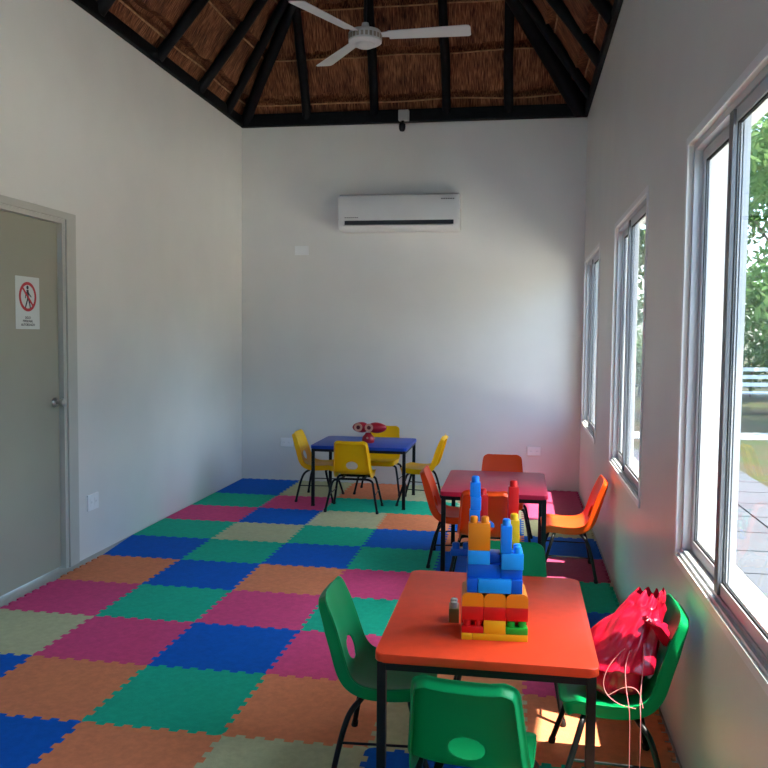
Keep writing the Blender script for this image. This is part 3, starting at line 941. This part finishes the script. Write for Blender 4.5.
# ------------------------------------------------------------------ security camera on the beam
sc = empty('security_camera', (1.602, -0.0755, 3.465))
tag(sc, 'small dark dome security camera under a grey box on the back beam', 'security camera')
MB().box2((-0.045, -0.055, -0.043), (0.052, -0.0005, 0.055), 0.006).build('junction_box', mat('box_grey', (0.45, 0.44, 0.42), rough=0.5), sc)
MB().tube([(-0.005, -0.028, -0.043), (-0.005, -0.030, -0.070)], 0.014, 12).build('mount', M_BLACK, sc, True)
MB().lathe([(0.001, -0.046), (0.020, -0.040), (0.030, -0.020), (0.032, 0.0), (0.030, 0.022), (0.018, 0.036), (0.001, 0.038)], (-0.010, -0.032, -0.098), 20).build('camera_dome', M_BLACK, sc, True)

# ------------------------------------------------------------------ wall plates
def plate(name, label, loc, rz, w=0.125, h=0.085, kind='socket'):
    p = empty(name, loc, rz)
    tag(p, label, 'wall plate')
    MB().box2((-w / 2, -0.012, -h / 2), (w / 2, -0.0003, h / 2), 0.003).build('cover', M_PLATE, p)
    if kind == 'socket':
        for s in (-1, 1):
            q = MB().box2((s * 0.028 - 0.018, -0.0135, -0.027), (s * 0.028 + 0.018, -0.0121, 0.027), 0.0006).build('outlet', M_PLATE, p)
            e = MB()
            for t_ in (-1, 1):
                e.box2((s * 0.028 + t_ * 0.006 - 0.001, -0.0139, -0.006), (s * 0.028 + t_ * 0.006 + 0.001, -0.0136, 0.006))
            e.build('slot', M_SEAM, q)
    return p
plate('wall_socket', 'white double socket low on the back wall right of the crimson table', (2.862, 0, 0.358), 0)
plate('wall_socket', 'white socket low on the back wall beside the left yellow chair', (0.462, 0, 0.368), 0)
plate('blank_plate', 'blank white plate on the back wall left of the air conditioner', (0.608, 0, 2.242), 0, 0.138, 0.088, 'blank')
plate('wall_socket', 'white socket low on the left wall beside the door casing', (0, -2.928, 0.338), R(90), 0.135, 0.105)

# ------------------------------------------------------------------ outside
GZ = -0.15
def ground_mat():
    m = mat('lawn', (0.034, 0.050, 0.015), rough=0.9, spec=0.1, scale=1.6, col2=(0.065, 0.042, 0.025), bump=0.6, bscale=14, detail=8)
    return m
M_PAVE = mat('pavers', (0.055, 0.055, 0.06), rough=0.8, vary=0.15, scale=3)
M_PATH = mat('pale_path', (0.32, 0.31, 0.28), rough=0.8, vary=0.06)
g = MB().box2((-40, -40, GZ - 0.3), (70, 90, GZ)).build('ground', ground_mat()); struct(g)
pv = MB()
for k in range(26):
    y = -12 + k * 0.62
    for q in range(2):
        pv.box2((W + WT + 0.80 + q * 0.56, y, GZ), (W + WT + 1.34 + q * 0.56, y + 0.60, GZ + 0.02))
struct(pv.build('pavement', M_PAVE))
struct(MB().box2((W + WT + 0.001, -12, GZ), (W + WT + 0.78, 4.2, GZ + 0.035)).build('apron', mat('pale_concrete', (0.36, 0.35, 0.33), rough=0.85, vary=0.06, scale=4)))
struct(MB().box2((5.40, -16, GZ), (15.0, -0.1, GZ + 0.025)).build('bounce_slab', mat('pale_bounce_slab', (0.72, 0.67, 0.56), rough=0.85, vary=0.08, scale=2)))  # added pale slab, out of view, bounces sun up onto the left wall
# pale footpath crossing the lawn
pa = MB()
pts_c = [(3.6 + k * 1.2, 5.75 + k * 1.2 * 0.165) for k in range(24)]
for a, b in zip(pts_c, pts_c[1:]):
    v = [pa.bm.verts.new((x, y + dy, z)) for z in (GZ, GZ + 0.015) for (x, y), dy in ((a, -0.45), (b, -0.45), (b, 0.45), (a, 0.45))]
    for f in ((0, 1, 2, 3), (4, 5, 6, 7), (0, 1, 5, 4), (2, 3, 7, 6), (1, 2, 6, 5), (0, 3, 7, 4)): pa.bm.faces.new([v[i] for i in f])
struct(pa.build('path', M_PATH))
# white metal frame benches on the grass beyond the path
M_WMETAL = mat('white_metal', (0.72, 0.73, 0.74), rough=0.4)
def bench(x, y, rz, label):
    b = empty('garden_bench', (x, y, GZ), rz)
    tag(b, label, 'bench', 'white benches beyond the path')
    st = MB()
    for k in range(4): st.box((0, -0.18 + 0.12 * k, 0.44), (1.9, 0.09, 0.03))
    st.build('seat', M_WMETAL, b)
    bk = MB()
    for k in range(3): bk.box((0, 0.27 + 0.03 * k, 0.60 + 0.16 * k), (1.9, 0.025, 0.08), (R(-12), 0, 0))
    bk.build('backrest', M_WMETAL, b)
    for s in (-1, 1):
        MB().tube([(s * 0.85, -0.24, 0), (s * 0.85, -0.16, 0.44), (s * 0.85, -0.20, 0.66), (s * 0.85, 0.29, 0.68)], 0.025, 8).tube([(s * 0.85, 0.38, 0), (s * 0.85, 0.22, 0.40), (s * 0.85, 0.37, 1.02)], 0.025, 8).tube([(s * 0.85, -0.17, 0.42), (s * 0.85, 0.24, 0.42)], 0.02, 8).build('leg_frame', M_WMETAL, b, True)
bench(7.55, 10.6, R(8), 'white metal bench on the lawn, nearer of the two')
bench(9.9, 11.2, R(10), 'white metal bench on the lawn, farther from the windows')

def leaf_mat(name, c):
    m = bpy.data.materials.new(name)
    m.use_nodes = True
    n = m.node_tree
    n.nodes.clear()
    out = n.nodes.new('ShaderNodeOutputMaterial')
    mix = n.nodes.new('ShaderNodeMixShader'); mix.inputs[0].default_value = 0.4
    df = n.nodes.new('ShaderNodeBsdfDiffuse'); tl = n.nodes.new('ShaderNodeBsdfTranslucent')
    gi = n.nodes.new('ShaderNodeTexCoord'); nz = n.nodes.new('ShaderNodeTexNoise'); nz.inputs['Scale'].default_value = 1.6
    n.links.new(gi.outputs['Object'], nz.inputs['Vector'])
    rp = n.nodes.new('ShaderNodeValToRGB')
    rp.color_ramp.elements[0].position, rp.color_ramp.elements[1].position = 0.35, 0.68
    rp.color_ramp.elements[0].color = (c[0] * .55, c[1] * .65, c[2] * .6, 1); rp.color_ramp.elements[1].color = (*c, 1)
    n.links.new(nz.outputs['Fac'], rp.inputs[0])
    n.links.new(rp.outputs[0], df.inputs[0]); n.links.new(rp.outputs[0], tl.inputs[0])
    n.links.new(df.outputs[0], mix.inputs[1]); n.links.new(tl.outputs[0], mix.inputs[2]); n.links.new(mix.outputs[0], out.inputs[0])
    return m
M_LEAF = [leaf_mat('leaf_bright', (0.21, 0.32, 0.11)), leaf_mat('leaf_mid', (0.13, 0.24, 0.08)), leaf_mat('leaf_blue_green', (0.11, 0.20, 0.10))]
M_BARK = mat('bark', (0.13, 0.09, 0.06), rough=0.9, vary=0.4, scale=12, bump=0.6, bscale=20)
def leaves(n, rnd, clusters, size):
    m = MB()
    for (c, r) in clusters:
        for _ in range(n):
            v = Vector((rnd.gauss(0, 1), rnd.gauss(0, 1), rnd.gauss(0, 1))).normalized() * (rnd.random() ** 0.45)
            p = Vector(c) + Vector((v.x * r[0], v.y * r[1], v.z * r[2]))
            q = Quaternion((rnd.gauss(0, 1), rnd.gauss(0, 1), rnd.gauss(0, 1), rnd.gauss(0, 1))).normalized()
            s = size * rnd.uniform(0.6, 1.4)
            a = [q @ Vector(k) + p for k in ((0, -s, 0), (s * 0.42, 0, s * 0.12), (0, s, 0), (-s * 0.42, 0, s * 0.12))]
            vs = [m.bm.verts.new(k) for k in a]
            m.bm.faces.new(vs)
    return m
def tree(label, x, y, h, spread, lm, seed, n=420, size=0.11):
    rnd = random.Random(seed)
    t = empty('garden_tree', (x, y, GZ))
    tag(t, label, 'tree', 'trees beyond the windows')
    tk = MB().tube([(0, 0, -0.05), (0.05, 0.03, h * 0.3), (-0.05, 0.08, h * 0.6), (0.05, 0, h * 0.9)], [0.16, 0.13, 0.09, 0.03], 10, True, 2)
    cl = []
    for k in range(13):
        a = rnd.uniform(0, 2 * PI); rr = spread * rnd.uniform(0.2, 0.85); z = h * rnd.uniform(0.26, 0.98)
        rr *= 1.15 - 0.7 * abs(z / h - 0.6)
        c = (rr * math.cos(a), rr * math.sin(a), z)
        cl.append((c, (spread * 0.42, spread * 0.42, h * 0.12)))
        tk.tube([(0, 0.05, z * 0.62), (c[0] * 0.5, c[1] * 0.5, z * 0.85), c], [0.05, 0.035, 0.012], 6)
    tk.build('trunk', M_BARK, t, True)
    leaves(n, rnd, cl, size).build('crown', lm, t, False, None, False)
tree('bright green leafy tree beyond the near window, right of the benches', 9.0, 8.6, 6.6, 2.5, M_LEAF[0], 3, 620)
tree('mid green leafy tree behind the white benches', 9.4, 14.9, 7.5, 2.3, M_LEAF[1], 5, 460, 0.13)
tree('blue green leafy tree at the far end of the path', 16.0, 11.5, 7.0, 2.6, M_LEAF[2], 9, 400, 0.14)
tree('tall bright tree far behind the benches', 15.0, 20.5, 9.5, 3.0, M_LEAF[0], 12, 420, 0.17)
tree('dark leafy tree across the lawn opposite the middle window', 11.5, 3.5, 7.0, 2.6, M_LEAF[1], 15, 380, 0.14)
tree('leafy tree across the lawn opposite the near window', 18.5, -5.0, 7.2, 2.8, M_LEAF[2], 18, 380, 0.14)
tree('bright tree far beyond the lawn to the left of the benches', 7.4, 21.5, 8.5, 2.8, M_LEAF[0], 21, 400, 0.16)
def hedge(label, x, y, rz, L, seed, lm):
    rnd = random.Random(seed)
    t = empty('hedge', (x, y, GZ), rz)
    tag(t, label, 'hedge', 'hedges along the garden edge')
    stm = MB()
    cl = []
    for k in range(int(L / 0.6)):
        px = -L / 2 + 0.3 + k * 0.6
        stm.tube([(px, 0, -0.03), (px + 0.05, 0.02, 0.9)], [0.03, 0.015], 6)
        cl.append(((px, rnd.uniform(-.1, .1), 0.85 + rnd.uniform(-.05, .2)), (0.5, 0.45, 0.80)))
    stm.build('stem', M_BARK, t)
    leaves(330, rnd, cl, 0.10).build('foliage', lm, t, False, None, False)
hedge('bright leafy hedge behind the white benches', 9.5, 16.0, R(8), 9.0, 31, M_LEAF[0])
hedge('leafy hedge along the right edge of the lawn', 14.0, 6.0, R(80), 12.0, 33, M_LEAF[1])
